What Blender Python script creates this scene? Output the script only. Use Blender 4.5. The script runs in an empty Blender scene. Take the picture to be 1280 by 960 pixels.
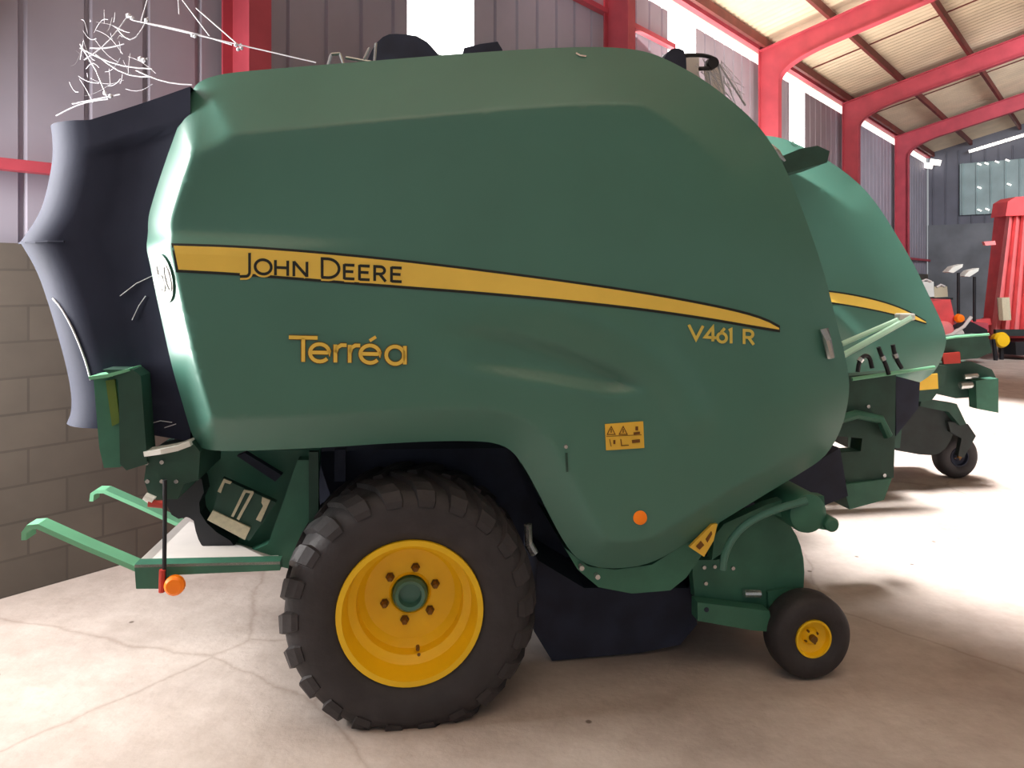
import bpy, bmesh, math, random
from mathutils import Vector, Matrix
from mathutils.geometry import delaunay_2d_cdt
random.seed(7)
SC = bpy.context.scene
COL = SC.collection
PI = math.pi
F, CX, HY, CH = 950.0, 640.0, 351.0, 2.0     # focal (px of 1280), centre column, horizon row, eye height

# ------------------------------------------------------------------ camera
cd = bpy.data.cameras.new('camera'); cam = bpy.data.objects.new('camera', cd); COL.objects.link(cam)
cam.location = (0, 0, CH); cam.rotation_euler = (PI/2, 0, 0)
cd.sensor_width = 36; cd.lens = 36*F/1280; cd.shift_y = -(480-HY)/1280.0
cd.clip_start = .05; cd.clip_end = 300
SC.camera = cam
SC.view_settings.view_transform = 'Standard'
SC.view_settings.look = 'None'

def s2l(c):
    return c/12.92 if c <= .04045 else ((c+.055)/1.055)**2.4
def rgb(r, g, b): return (s2l(r/255), s2l(g/255), s2l(b/255), 1)

# ------------------------------------------------------------------ materials
def mat(name, col, rough=.5, metal=0, var=.12, scale=6, bump=0, bscale=40, spec=.5, emit=0, coat=0, transl=0):
    m = bpy.data.materials.new(name); m.use_nodes = True
    nt = m.node_tree; b = nt.nodes['Principled BSDF']
    tc = nt.nodes.new('ShaderNodeTexCoord')
    nz = nt.nodes.new('ShaderNodeTexNoise'); nz.inputs['Scale'].default_value = scale; nz.inputs['Detail'].default_value = 5
    nt.links.new(tc.outputs['Object'], nz.inputs['Vector'])
    rp = nt.nodes.new('ShaderNodeValToRGB')
    rp.color_ramp.elements[0].position = .3; rp.color_ramp.elements[1].position = .7
    rp.color_ramp.elements[0].color = tuple(c*(1-var) for c in col[:3])+(1,)
    rp.color_ramp.elements[1].color = tuple(min(1, c*(1+var)) for c in col[:3])+(1,)
    nt.links.new(nz.outputs['Fac'], rp.inputs['Fac']); nt.links.new(rp.outputs['Color'], b.inputs['Base Color'])
    b.inputs['Roughness'].default_value = rough; b.inputs['Metallic'].default_value = metal
    b.inputs['Specular IOR Level'].default_value = spec
    b.inputs['Coat Weight'].default_value = coat
    b.inputs['Coat Roughness'].default_value = .25
    if emit:
        nt.links.new(rp.outputs['Color'], b.inputs['Emission Color']); b.inputs['Emission Strength'].default_value = emit
    if bump:
        n2 = nt.nodes.new('ShaderNodeTexNoise'); n2.inputs['Scale'].default_value = bscale; n2.inputs['Detail'].default_value = 6
        nt.links.new(tc.outputs['Object'], n2.inputs['Vector'])
        bp = nt.nodes.new('ShaderNodeBump'); bp.inputs['Strength'].default_value = bump; bp.inputs['Distance'].default_value = .02
        nt.links.new(n2.outputs['Fac'], bp.inputs['Height']); nt.links.new(bp.outputs['Normal'], b.inputs['Normal'])
    return m

M = {}
M['green'] = mat('green paint', rgb(76, 126, 112), .34, var=.05, scale=2, coat=.25)
M['green2'] = mat('chassis green paint', rgb(58, 112, 92), .5, var=.15, scale=8)
M['dgreen'] = mat('dark green paint', rgb(38, 74, 62), .55, var=.2, scale=8)
M['mint'] = mat('pale green steel', rgb(120, 190, 150), .45, var=.08)
M['yellow'] = mat('yellow paint', rgb(252, 202, 20), .45, var=.04)
M['stripe'] = mat('yellow stripe film', rgb(250, 214, 92), .5, var=.04)
M['paleyellow'] = mat('pale yellow film', rgb(226, 206, 96), .5, var=.03)
M['black'] = mat('black film', rgb(30, 32, 28), .5, var=.1)
M['rubber'] = mat('tyre rubber', rgb(50, 47, 50), .62, var=.2, scale=9, bump=.15)
M['navy'] = mat('navy curtain fabric', rgb(41, 44, 60), .7, spec=.12, var=.12, scale=5, bump=.05, bscale=15)
M['lens'] = mat('faded tail lens', rgb(96, 118, 44), .4)
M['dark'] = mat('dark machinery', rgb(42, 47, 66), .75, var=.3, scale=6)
M['hose'] = mat('black rubber hose', rgb(26, 27, 34), .5, var=.2)
M['chrome'] = mat('bright steel', rgb(200, 205, 205), .25, metal=.8, var=.05)
M['nut'] = mat('brown plated nut', rgb(120, 84, 30), .5, metal=.3)
M['orange'] = mat('orange reflector', rgb(255, 128, 10), .35, var=.05, emit=.15)  # slight emission added so the reflectors glow by themselves
M['redplastic'] = mat('red lens', rgb(190, 60, 50), .4)
M['white'] = mat('white film', rgb(235, 238, 232), .5, var=.03)
M['cream'] = mat('cream label', rgb(205, 196, 168), .6, var=.1, scale=60)
M['plate'] = mat('pale galvanised sheet', rgb(226, 220, 216), .55, var=.05)
M['palemint'] = mat('pale mint paint', rgb(196, 240, 214), .4, var=.05)
M['silk'] = mat('grey cobweb silk', rgb(215, 215, 222), .8, var=.1)
M['red'] = mat('red machine paint', rgb(228, 84, 88), .45, var=.12, scale=3)
M['redlight'] = mat('pale red canvas', rgb(246, 140, 142), .6, var=.12, scale=3)
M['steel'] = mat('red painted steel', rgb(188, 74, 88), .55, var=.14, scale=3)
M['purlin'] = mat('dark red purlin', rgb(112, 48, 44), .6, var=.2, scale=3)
M['amber'] = mat('amber decal', rgb(246, 200, 70), .5, var=.06)
M['decalred'] = mat('brown decal print', rgb(120, 74, 10), .5)
M['tealdark'] = mat('dark implement', rgb(34, 44, 44), .6, var=.3)

def concrete():
    m = bpy.data.materials.new('dusty concrete floor'); m.use_nodes = True
    nt = m.node_tree; b = nt.nodes['Principled BSDF']; L = nt.links.new
    tc = nt.nodes.new('ShaderNodeTexCoord')
    def noise(s, d=6, r=.6):
        n = nt.nodes.new('ShaderNodeTexNoise'); n.inputs['Scale'].default_value = s; n.inputs['Detail'].default_value = d
        n.inputs['Roughness'].default_value = r; L(tc.outputs['Object'], n.inputs['Vector']); return n
    def ramp(src, a, ca, z, cz):
        r = nt.nodes.new('ShaderNodeValToRGB'); e = r.color_ramp.elements
        e[0].position = a; e[0].color = ca; e[1].position = z; e[1].color = cz; L(src, r.inputs['Fac']); return r
    def mul(a, bb):
        x = nt.nodes.new('ShaderNodeMixRGB'); x.blend_type = 'MULTIPLY'; x.inputs[0].default_value = 1
        L(a, x.inputs[1]); L(bb, x.inputs[2]); return x
    base = ramp(noise(.9, 8).outputs['Fac'], .35, rgb(176, 163, 156), .65, rgb(206, 195, 188))
    mid = ramp(noise(6, 8, .7).outputs['Fac'], .3, (.84, .82, .80, 1), .62, (1, 1, 1, 1))
    # small dark droppings
    vo = nt.nodes.new('ShaderNodeTexVoronoi'); vo.inputs['Scale'].default_value = 3.2; L(tc.outputs['Object'], vo.inputs['Vector'])
    sp = ramp(vo.outputs['Distance'], .035, (.35, .32, .3, 1), .06, (1, 1, 1, 1))
    # hairline cracks: edges of large warped cells
    wn = noise(2.5, 4)
    wa = nt.nodes.new('ShaderNodeMixRGB'); wa.inputs[0].default_value = .12; L(tc.outputs['Object'], wa.inputs[1]); L(wn.outputs['Color'], wa.inputs[2])
    ve = nt.nodes.new('ShaderNodeTexVoronoi'); ve.feature = 'DISTANCE_TO_EDGE'; ve.inputs['Scale'].default_value = .42
    L(wa.outputs[0], ve.inputs['Vector'])
    cr = ramp(ve.outputs['Distance'], .0, (.80, .77, .75, 1), .006, (1, 1, 1, 1))
    c = mul(mul(base.outputs[0], mid.outputs[0]).outputs[0], mul(sp.outputs[0], cr.outputs[0]).outputs[0])
    L(c.outputs[0], b.inputs['Base Color']); b.inputs['Roughness'].default_value = .8; b.inputs['Specular IOR Level'].default_value = .25
    bp = nt.nodes.new('ShaderNodeBump'); bp.inputs['Strength'].default_value = .25; bp.inputs['Distance'].default_value = .02
    L(noise(18, 8).outputs['Fac'], bp.inputs['Height']); L(bp.outputs['Normal'], b.inputs['Normal'])
    return m
M['floor'] = concrete()

def blocks():
    m = bpy.data.materials.new('concrete blockwork'); m.use_nodes = True
    nt = m.node_tree; b = nt.nodes['Principled BSDF']; L = nt.links.new
    tc = nt.nodes.new('ShaderNodeTexCoord'); sx = nt.nodes.new('ShaderNodeSeparateXYZ'); cx = nt.nodes.new('ShaderNodeCombineXYZ')
    L(tc.outputs['Object'], sx.inputs[0])
    ad = nt.nodes.new('ShaderNodeMath'); ad.operation = 'ADD'; L(sx.outputs['X'], ad.inputs[0]); L(sx.outputs['Y'], ad.inputs[1])
    L(ad.outputs[0], cx.inputs['X']); L(sx.outputs['Z'], cx.inputs['Y'])
    br = nt.nodes.new('ShaderNodeTexBrick'); L(cx.outputs[0], br.inputs['Vector'])
    br.inputs['Color1'].default_value = rgb(108, 100, 92); br.inputs['Color2'].default_value = rgb(99, 92, 85)
    br.inputs['Mortar'].default_value = rgb(90, 84, 78); br.inputs['Scale'].default_value = 1
    br.inputs['Brick Width'].default_value = .46; br.inputs['Row Height'].default_value = .23; br.inputs['Mortar Size'].default_value = .008
    nz = nt.nodes.new('ShaderNodeTexNoise'); nz.inputs['Scale'].default_value = 3; nz.inputs['Detail'].default_value = 6; L(tc.outputs['Object'], nz.inputs['Vector'])
    rp = nt.nodes.new('ShaderNodeValToRGB'); rp.color_ramp.elements[0].color = (.7, .7, .7, 1); rp.color_ramp.elements[1].color = (1.15, 1.12, 1.1, 1)
    L(nz.outputs['Fac'], rp.inputs[0])
    mx = nt.nodes.new('ShaderNodeMixRGB'); mx.blend_type = 'MULTIPLY'; mx.inputs[0].default_value = 1
    L(br.outputs['Color'], mx.inputs[1]); L(rp.outputs[0], mx.inputs[2]); L(mx.outputs[0], b.inputs['Base Color'])
    b.inputs['Roughness'].default_value = .9
    return m
M['blocks'] = blocks()
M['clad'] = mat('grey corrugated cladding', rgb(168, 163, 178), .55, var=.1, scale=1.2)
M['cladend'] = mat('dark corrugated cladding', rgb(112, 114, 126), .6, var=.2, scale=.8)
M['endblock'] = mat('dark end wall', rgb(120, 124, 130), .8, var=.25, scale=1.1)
M['endpanel'] = mat('translucent green grey panel', rgb(150, 170, 172), .5, var=.15, scale=1.5, emit=.12)
M['roof'] = mat('tan fibre cement roof sheet', rgb(222, 204, 178), .7, var=.1, scale=1.5)
M['winglow'] = mat('daylit translucent sheet', (1, 1, 1, 1), .5, var=.0, emit=3.2)
M['gapglow'] = mat('daylight through eave gap', (1, .96, .9, 1), .5, var=.0, emit=1.6)

# ------------------------------------------------------------------ mesh builder
class MB:
    def __init__(s): s.bm = bmesh.new()
    def box(s, c, size, rot=None, bevel=0):
        m = Matrix.Translation(Vector(c)) @ (rot.to_4x4() if rot else Matrix()) @ Matrix.Diagonal((size[0], size[1], size[2], 1))
        r = bmesh.ops.create_cube(s.bm, size=1, matrix=m)
        if bevel:
            es = list({e for v in r['verts'] for e in v.link_edges})
            bmesh.ops.bevel(s.bm, geom=es, offset=bevel, segments=2, affect='EDGES', profile=.6)
        return s
    def prism(s, poly, y0, y1, axis='y'):
        """poly: (x,z) outline extruded along y (or (y,z) along x)"""
        f = (lambda a, b, y: (a, y, b)) if axis == 'y' else ((lambda a, b, y: (y, a, b)) if axis == 'x' else (lambda a, b, y: (a, b, y)))
        A = [s.bm.verts.new(f(a, b, y0)) for a, b in poly]; B = [s.bm.verts.new(f(a, b, y1)) for a, b in poly]
        n = len(poly)
        try: s.bm.faces.new(A); s.bm.faces.new(B[::-1])
        except ValueError: pass
        for i in range(n): s.bm.faces.new((A[i], B[i], B[(i+1) % n], A[(i+1) % n]))
        return s
    def tube(s, pts, r, seg=8, caps=True):
        pts = [Vector(p) for p in pts]; rings = []
        up = Vector((0, 0, 1))
        for i, p in enumerate(pts):
            d = (pts[min(i+1, len(pts)-1)] - pts[max(i-1, 0)]).normalized()
            a = d.cross(up)
            if a.length < .05: a = d.cross(Vector((0, 1, 0)))
            a.normalize(); b = d.cross(a).normalized()
            rr = r[i] if isinstance(r, (list, tuple)) else r
            rings.append([s.bm.verts.new(p + a*rr*math.cos(2*PI*k/seg) + b*rr*math.sin(2*PI*k/seg)) for k in range(seg)])
        for i in range(len(rings)-1):
            for k in range(seg):
                s.bm.faces.new((rings[i][k], rings[i][(k+1) % seg], rings[i+1][(k+1) % seg], rings[i+1][k]))
        if caps and seg > 2:
            s.bm.faces.new(rings[0][::-1]); s.bm.faces.new(rings[-1])
        return s
    def flatbar(s, pts, w, t):
        """bar of width w (along y) and thickness t following points in xz plane"""
        pts = [Vector(p) for p in pts]; rings = []
        for i, p in enumerate(pts):
            d = (pts[min(i+1, len(pts)-1)] - pts[max(i-1, 0)]).normalized()
            sd = Vector((0, 1, 0)); nrm = d.cross(sd).normalized()
            rings.append([s.bm.verts.new(p + sd*a*w/2 + nrm*b*t/2) for a, b in ((-1, -1), (1, -1), (1, 1), (-1, 1))])
        for i in range(len(rings)-1):
            for k in range(4): s.bm.faces.new((rings[i][k], rings[i][(k+1) % 4], rings[i+1][(k+1) % 4], rings[i+1][k]))
        s.bm.faces.new(rings[0][::-1]); s.bm.faces.new(rings[-1]); return s
    def lathe(s, prof, c=(0, 0, 0), seg=48, close=False):
        """prof: (radius, y) revolved around the y axis through c"""
        rings = []
        for r, y in prof:
            rings.append([s.bm.verts.new((c[0]+r*math.cos(2*PI*k/seg), c[1]+y, c[2]+r*math.sin(2*PI*k/seg))) for k in range(seg)] if r > 1e-5
                         else [s.bm.verts.new((c[0], c[1]+y, c[2]))])
        n = len(rings)
        for i in range(n if close else n-1):
            A, B = rings[i], rings[(i+1) % n]
            for k in range(seg):
                k2 = (k+1) % seg
                if len(A) == 1 and len(B) == 1: continue
                if len(A) == 1: s.bm.faces.new((A[0], B[k], B[k2]))
                elif len(B) == 1: s.bm.faces.new((A[k], A[k2], B[0]))
                else: s.bm.faces.new((A[k], A[k2], B[k2], B[k]))
        return s
    def disc(s, c, r, y0, y1, seg=24):
        return s.lathe([(0, y0), (r, y0), (r, y1), (0, y1)], c, seg)
    def build(s, name, m, parent=None, smooth=False, angle=35):
        bmesh.ops.recalc_face_normals(s.bm, faces=s.bm.faces)
        me = bpy.data.meshes.new(name); s.bm.to_mesh(me); s.bm.free()
        me.materials.append(m)
        if smooth:
            me.shade_smooth() if hasattr(me, 'shade_smooth') else None
            try: me.set_sharp_from_angle(angle=math.radians(angle))
            except Exception: pass
        o = bpy.data.objects.new(name, me); COL.objects.link(o)
        if parent: o.parent = parent
        return o

def empty(name, loc, rz=0):
    o = bpy.data.objects.new(name, None); COL.objects.link(o); o.location = loc; o.rotation_euler = (0, 0, rz); o.empty_display_size = .2
    return o
def tag(o, label=None, cat=None, group=None, kind=None):
    if label: o['label'] = label
    if cat: o['category'] = cat
    if group: o['group'] = group
    if kind: o['kind'] = kind
    return o

# ================================================================== THE SHED
TH = math.atan(765.0/950.0); D = 5.5; BAY = 5.55
s_, c_ = math.sin(TH), math.cos(TH)
SR = PI/2 - TH                         # shed frame: x along the wall, y towards the wall
def tpx(px, d=D):
    x = (px-CX)/F; return d*(c_ + x*s_)/(s_ - x*c_)
def struct(mb, name, m, smooth=False):
    o = mb.build(name, m, None, smooth); o.rotation_euler = (0, 0, SR); o['kind'] = 'structure'; return o
T_END = tpx(1160)
X0 = -7.5
fl = MB().box((0, 0, -.1), (90, 90, .2)); o = fl.build('floor', M['floor']); o['kind'] = 'structure'
struct(MB().box(((X0+T_END)/2, D+.1, 1.12), (T_END-X0, .2, 2.24)), 'wall_left', M['blocks'])
win_t = [tpx(558)+BAY*i for i in (-1, 0, 1, 2)]
WW = 1.0; WZ0, WZ1 = 4.36, 6.22
def ribbed(mb, x0, x1, y, z0, z1, pitch=.4, depth=-.03, axis='x'):
    xs = []; x = x0
    while x < x1:
        for dx, dy in ((0, 0), (.33, 0), (.345, -depth), (.37, -depth), (.385, 0)):
            if x+dx < x1: xs.append((x+dx, y+dy))
        x += pitch
    xs.append((x1, y))
    for zz0, zz1 in ((z0, z1),):
        A = [mb.bm.verts.new((a, b, zz0) if axis == 'x' else (b, a, zz0)) for a, b in xs]
        B = [mb.bm.verts.new((a, b, zz1) if axis == 'x' else (b, a, zz1)) for a, b in xs]
        for i in range(len(xs)-1): mb.bm.faces.new((A[i], A[i+1], B[i+1], B[i]))
edges = [X0] + [e for t in win_t for e in (t-WW/2, t+WW/2)] + [T_END+.15]
cl = MB()
for i in range(0, len(edges), 2): ribbed(cl, edges[i], edges[i+1], D+.06, 2.24, WZ1)
for t in win_t: ribbed(cl, t-WW/2, t+WW/2, D+.06, 2.24, WZ0)
struct(cl, 'wall_left_cladding', M['clad'])
for i, t in enumerate(win_t):
    struct(MB().box((t, D+.07, (WZ0+WZ1)/2), (WW, .02, WZ1-WZ0)), 'window_%d' % (i+1), M['winglow'])
struct(MB().box(((X0+T_END)/2, D+.08, WZ1+.1), (T_END-X0, .02, .2)), 'window_5', M['gapglow'])  # glowing strip stands in for daylight through the open eave gap
# eave beam and sheeting rails
n = 1
struct(MB().box(((X0+T_END)/2, D-.02, WZ1+.28), (T_END-X0, .12, .17)), 'trim_1', M['steel'])
for z in (2.73, 5.64):
    for i in range(len(edges)//2 if z < 3 else 3):
        n += 1
        a, b = edges[2*i], edges[2*i+1]
        struct(MB().box(((a+b)/2, D-.03, z), (b-a-.02, .1, .07)), 'trim_%d' % n, M['steel'])
# roof: rising 0.252 per metre away from the wall up to the ridge, then down
RS = .252; RY = -7.0
def zr(y, off=0): return (7.98 - RS*y + off) if y >= RY else (7.98 - RS*RY - RS*(RY-y) + off)
def roofbm():
    mb = MB(); xs = []; x = X0
    while x < T_END: xs += [(x, 0), (x+.05, .03), (x+.1, .03), (x+.15, 0)]; x += .2
    for (ya, yb) in ((D+.35, RY), (RY, -20)):
        A = [mb.bm.verts.new((a, ya, zr(ya)+b)) for a, b in xs]; B = [mb.bm.verts.new((a, yb, zr(yb)+b)) for a, b in xs]
        for i in range(len(xs)-1): mb.bm.faces.new((A[i], A[i+1], B[i+1], B[i]))
    return mb
struct(roofbm(), 'ceiling', M['roof'])
k = n
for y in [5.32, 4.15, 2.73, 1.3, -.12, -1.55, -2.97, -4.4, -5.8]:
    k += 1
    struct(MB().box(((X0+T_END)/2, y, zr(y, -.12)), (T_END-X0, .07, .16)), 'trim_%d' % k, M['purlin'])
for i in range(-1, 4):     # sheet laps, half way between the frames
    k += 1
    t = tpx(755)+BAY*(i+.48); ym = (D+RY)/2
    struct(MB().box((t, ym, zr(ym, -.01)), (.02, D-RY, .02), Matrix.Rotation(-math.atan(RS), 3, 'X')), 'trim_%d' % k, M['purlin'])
# portal frames: column, curved haunch, rafter
def portal(t):
    mb = MB()
    iny = D-.42; outy = D-.06
    zb = lambda y: zr(y, -.62)
    hz = zb(iny-1.2)
    inner = [(iny, 0), (iny, 5.75)]
    c0 = Vector((iny, 5.75)); c1 = Vector((iny, zb(iny)-.02)); c2 = Vector((iny-.85, zb(iny-.85)))
    for i in range(1, 11):
        u = i/10; p = c0*(1-u)**2 + c1*2*u*(1-u) + c2*u*u; inner.append((p.x, p.y))
    inner += [(RY, zb(RY))]
    tn = [(RY, zr(RY, -.21)), (outy, zr(outy, -.21)), (outy, 0)]
    mb.prism(inner+tn, t-.012, t+.012, 'x')
    def flange(line, th=.02, w=.19):
        for (a, b), (c, d) in zip(line[:-1], line[1:]):
            p = Vector((0, a, b)); q = Vector((0, c, d)); dr = (q-p); L = dr.length; dr.normalize()
            ang = math.atan2(dr.z, dr.y)
            mb.box((t, (a+c)/2, (b+d)/2), (w, L+.012, th), Matrix.Rotation(ang, 3, 'X'))
    flange(inner); flange(tn)
    return mb
col_t = [tpx(755)+BAY*i for i in (-2, -1, 0, 1, 2, 3)]
for t in col_t:
    o = portal(t).build('portal_frame', M['steel']); o.rotation_euler = (0, 0, SR)
    tag(o, kind='structure')
# end wall
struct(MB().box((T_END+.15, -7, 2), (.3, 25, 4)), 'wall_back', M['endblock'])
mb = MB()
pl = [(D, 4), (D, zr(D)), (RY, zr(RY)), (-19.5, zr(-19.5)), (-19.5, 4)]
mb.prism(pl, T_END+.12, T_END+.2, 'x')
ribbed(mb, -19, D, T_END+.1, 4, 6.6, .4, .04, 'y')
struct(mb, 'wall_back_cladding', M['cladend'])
def aend(px): 
    x = (px-CX)/F; return T_END*(s_-x*c_)/(c_+x*s_)
def zend(px, py):
    a = aend(px); return 2-(py-HY)/F*(T_END*c_ + a*s_)
a0, a1 = aend(1200), aend(1330)
pan = MB(); ribbed(pan, a1, a0, T_END-.05, zend(1225, 268), zend(1225, 203), .42, .06, 'y')
struct(pan, 'window_6', M['endpanel'])
gl = MB()
for px, py in ((1225, 206), (1234, 205), (1247, 203), (1260, 201), (1225, 235), (1262, 231), (1225, 263), (1235, 262), (1248, 261)):
    gl.box((T_END-.14, aend(px), zend(px, py)), (.02, .13, .05), Matrix.Rotation(.5, 3, 'X'))
struct(gl, 'window_7', M['gapglow'])  # glowing boxes stand in for daylight between the panel ribs
gl = MB()
for px, py, w in ((1140, 199, .35), (1150, 206, .3), (1162, 208, .35), (1172, 204, .3)):
    gl.box((T_END-.3, aend(px)+.02, zend(px, py)), (.02, .36, .2), Matrix.Rotation(-.35 if px < 1160 else .25, 3, 'X'))
for i in range(14):
    px = 1216+i*5; py = 190-(px-1216)*.30
    gl.box((T_END-.3, aend(px), zend(px, py)), (.02, .16, .1), Matrix.Rotation(-.2, 3, 'X'))
struct(gl, 'window_8', M['gapglow'])  # glowing boxes stand in for daylight at the eave and roof edge

# ================================================================== THE BALER
BR = math.radians(8)
BO = Vector((-.463, 3.33, 0)); EX = Vector((math.cos(BR), math.sin(BR), 0)); EY = Vector((-math.sin(BR), math.cos(BR), 0))
FR = [BO, EX, EY, 1.0]
def LP(px, py, yl=0.0):
    BO, EX, EY, S = FR
    if S != 1:
        d = Vector(((px-CX)/F, 1, -(py-HY)/F)); c = Vector((0, 0, CH))
        s = (yl*S + (BO-c).dot(EY))/d.dot(EY); p = c + d*s - BO
        return p.dot(EX)/S, p.z/S
    d = Vector(((px-CX)/F, 1, -(py-HY)/F)); c = Vector((0, 0, CH))
    s = (yl + (BO-c).dot(EY))/d.dot(EY)
    p = c + d*s - BO
    return p.dot(EX), p.z
def L3(px, py, yl=0.0):
    x, z = LP(px, py, yl); return (x, yl, z)
def PX(pts, yl): return [LP(a, b, yl) for a, b in pts]

TOPE = [(240, 112), (247, 103), (262, 96), (290, 90), (400, 81), (500, 73), (600, 65), (680, 60), (740, 58), (785, 60), (815, 66), (845, 80), (880, 99), (925, 134), (950, 160)]
FRTE = [(950, 160), (965, 180), (985, 215), (1010, 280), (1030, 340), (1045, 400), (1058, 450), (1063, 485), (1056, 525), (1042, 557), (1012, 585)]
BOTE = [(1012, 585), (940, 628), (860, 678), (815, 706), (770, 712), (735, 708), (712, 690), (690, 650), (665, 600), (645, 568), (628, 556), (600, 551), (520, 552), (400, 560), (300, 564), (262, 563), (248, 558)]
REAE = [(248, 558), (240, 545), (228, 505), (215, 460), (205, 415), (195, 370), (188, 335), (183, 300), (184, 275), (192, 245), (205, 205), (222, 158), (232, 128), (240, 112)]
DT, DR, DB, DF = .20, .15, .12, .08
def interp(poly, step=.03):
    out = []
    for a, b in zip(poly[:-1], poly[1:]):
        a = Vector(a); b = Vector(b); k = max(1, int((b-a).length/step))
        out += [a.lerp(b, i/k) for i in range(k)]
    return out+[Vector(poly[-1])]
def chaik(poly, it=2):
    for _ in range(it):
        q = [poly[0]]
        for a, b in zip(poly[:-1], poly[1:]):
            a = Vector(a); b = Vector(b); q += [a.lerp(b, .25), a.lerp(b, .75)]
        poly = q+[poly[-1]]
    return [tuple(p) for p in poly]
topL = chaik(PX(TOPE, DT+.03)); frtL = chaik(PX(FRTE, DF*.9)); botL = chaik(PX(BOTE, DB)); reaL = chaik(PX(REAE, DR))
frtL[0] = topL[-1]; botL[0] = frtL[-1]; reaL[0] = botL[-1]; reaL[-1] = topL[0]
def dist(p, poly):
    best = 9
    for a, b in zip(poly[:-1], poly[1:]):
        ax, ay = a; bx, by = b; dx, dy = bx-ax, by-ay; l = dx*dx+dy*dy
        t = 0 if l == 0 else max(0, min(1, ((p[0]-ax)*dx+(p[1]-ay)*dy)/l))
        d = math.hypot(p[0]-ax-t*dx, p[1]-ay-t*dy)
        if d < best: best = d
    return best
def inpoly(p, poly):
    c = False; j = len(poly)-1
    for i in range(len(poly)):
        if (poly[i][1] > p[1]) != (poly[j][1] > p[1]) and p[0] < (poly[j][0]-poly[i][0])*(p[1]-poly[i][1])/(poly[j][1]-poly[i][1])+poly[i][0]: c = not c
        j = i
    return c
def sstep(x): x = max(0, min(1, x)); return x*x*(3-2*x)
def facet(d, w, soft=.02):
    """1 at the edge falling in a straight facet to 0 at distance w, with a small fillet"""
    t = (w-d)
    if t <= -soft: return 0
    if t < soft: return (t+soft)**2/(4*soft)/w
    return t/w
POCK = PX([(525, 400), (560, 402), (640, 412), (700, 428), (750, 447), (790, 468), (808, 482), (800, 492), (760, 494), (680, 480), (570, 464), (540, 452)], .0)
BAND = PX([(540, 372), (600, 374), (700, 385), (770, 412), (820, 450), (850, 490), (866, 520)], .0)
LEDGE = PX([(196, 300), (300, 300), (420, 312), (520, 330)], 0.)
def depth(x, z):
    p = (x, z)
    dt, dr, db, df = dist(p, topL), dist(p, reaL), dist(p, botL), dist(p, frtL)
    a = DT*facet(dt, .32, .01); b = DR*facet(dr, .14, .01); c = DB*facet(db, .165, .01); e = DF*max(0, 1-df/.5)**2
    # the top facet dissolves into the rounded front
    fx = sstep((x-1.05)/.7); a = a*(1-.55*fx)
    P = 5
    y = (a**P+b**P+c**P+e**P)**(1/P)
    # upper body sits slightly behind the belly of the panel
    y += .03*sstep((z-1.9)/.8)
    # ledge above the stripe at the rear
    xl = (x-LEDGE[0][0]); fade = 1-sstep(xl/1.15)
    zl = 2.15 - .02*xl
    y += .05*fade*sstep((z-zl+.02)/.09)*(1-sstep((z-zl-.06)/.45))
    # sculpted pocket
    if inpoly(p, POCK): y += .045*sstep(dist(p, POCK)/.06)*sstep((x-.04)/.6)
    if x > -.6:
        q = dist(p, BAND); g_ = .022*sstep(max(0, 1-q/.14))*sstep((x-.1)/.6); y -= g_*((1-sstep(dist(p, POCK)/.05)) if inpoly(p, POCK) else 1)
    return y
def onpanel(px, py, lift=.006):
    y = .02
    for _ in range(4):
        x, z = LP(px, py, y); y = depth(x, z)-lift
    return Vector((x, y, z))

for _k in range(2):
    def re_(pxs):
        out = []
        for a, b in pxs:
            y = .1
            for _ in range(3): q = LP(a, b, y); y = depth(*q)
            out.append(q)
        return out
    n4 = [chaik(re_(q)) for q in (TOPE, FRTE, BOTE, REAE)]
    n4[1][0] = n4[0][-1]; n4[2][0] = n4[1][-1]; n4[3][0] = n4[2][-1]; n4[3][-1] = n4[0][0]
    topL, frtL, botL, reaL = n4
def build_panel():
    out = []
    for seg in (topL, frtL, botL, reaL): out += interp(seg, .03)[:-1]
    pts = [Vector(p) for p in out]; nb = len(pts)
    xs = [p.x for p in pts]; zs = [p.y for p in pts]
    loop = [tuple(p) for p in pts]
    cre = []
    for seg, w_ in ((topL, .32), (botL, .165), (reaL, .14)):
        sg = interp(seg, .03)
        for a, b in zip(sg[:-1], sg[1:]):
            d_ = (b-a).normalized()
            for off in (w_-.012, w_, w_+.012):
                q = a+Vector((d_.y, -d_.x))*off
                if inpoly(q, loop) and abs(dist(q, seg)-off) < .004 and dist(q, loop+[loop[0]]) > .03 and all((q-c).length > .009 for c in cre): cre.append(q)
    grid_ok = lambda q: all(abs(q[0]-c.x)+abs(q[1]-c.y) > .022 for c in cre)
    pts += cre
    st = .027; x = min(xs)
    i = 0
    while x < max(xs):
        z = min(zs)+(i % 2)*st*.5
        while z < max(zs):
            if inpoly((x, z), loop) and dist((x, z), loop+[loop[0]]) > .012 and grid_ok((x, z)): pts.append(Vector((x, z)))
            z += st
        x += st; i += 1
    r = delaunay_2d_cdt(pts, [(i, (i+1) % nb) for i in range(nb)], [], 1, 1e-5)
    vs, fs = r[0], r[2]
    mb = MB(); V = [mb.bm.verts.new((v.x, depth(v.x, v.y), v.y)) for v in vs]
    for f in fs:
        try: mb.bm.faces.new([V[k] for k in f])
        except ValueError: pass
    # return lip
    bo = [(v.x, depth(v.x, v.y), v.y) for v in vs[:nb]]
    A = V[:nb]; B = [mb.bm.verts.new((p[0], p[1]+.09, p[2])) for p in bo]
    for i in range(nb):
        try: mb.bm.faces.new((A[i], A[(i+1) % nb], B[(i+1) % nb], B[i]))
        except ValueError: pass
    return mb, loop

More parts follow.
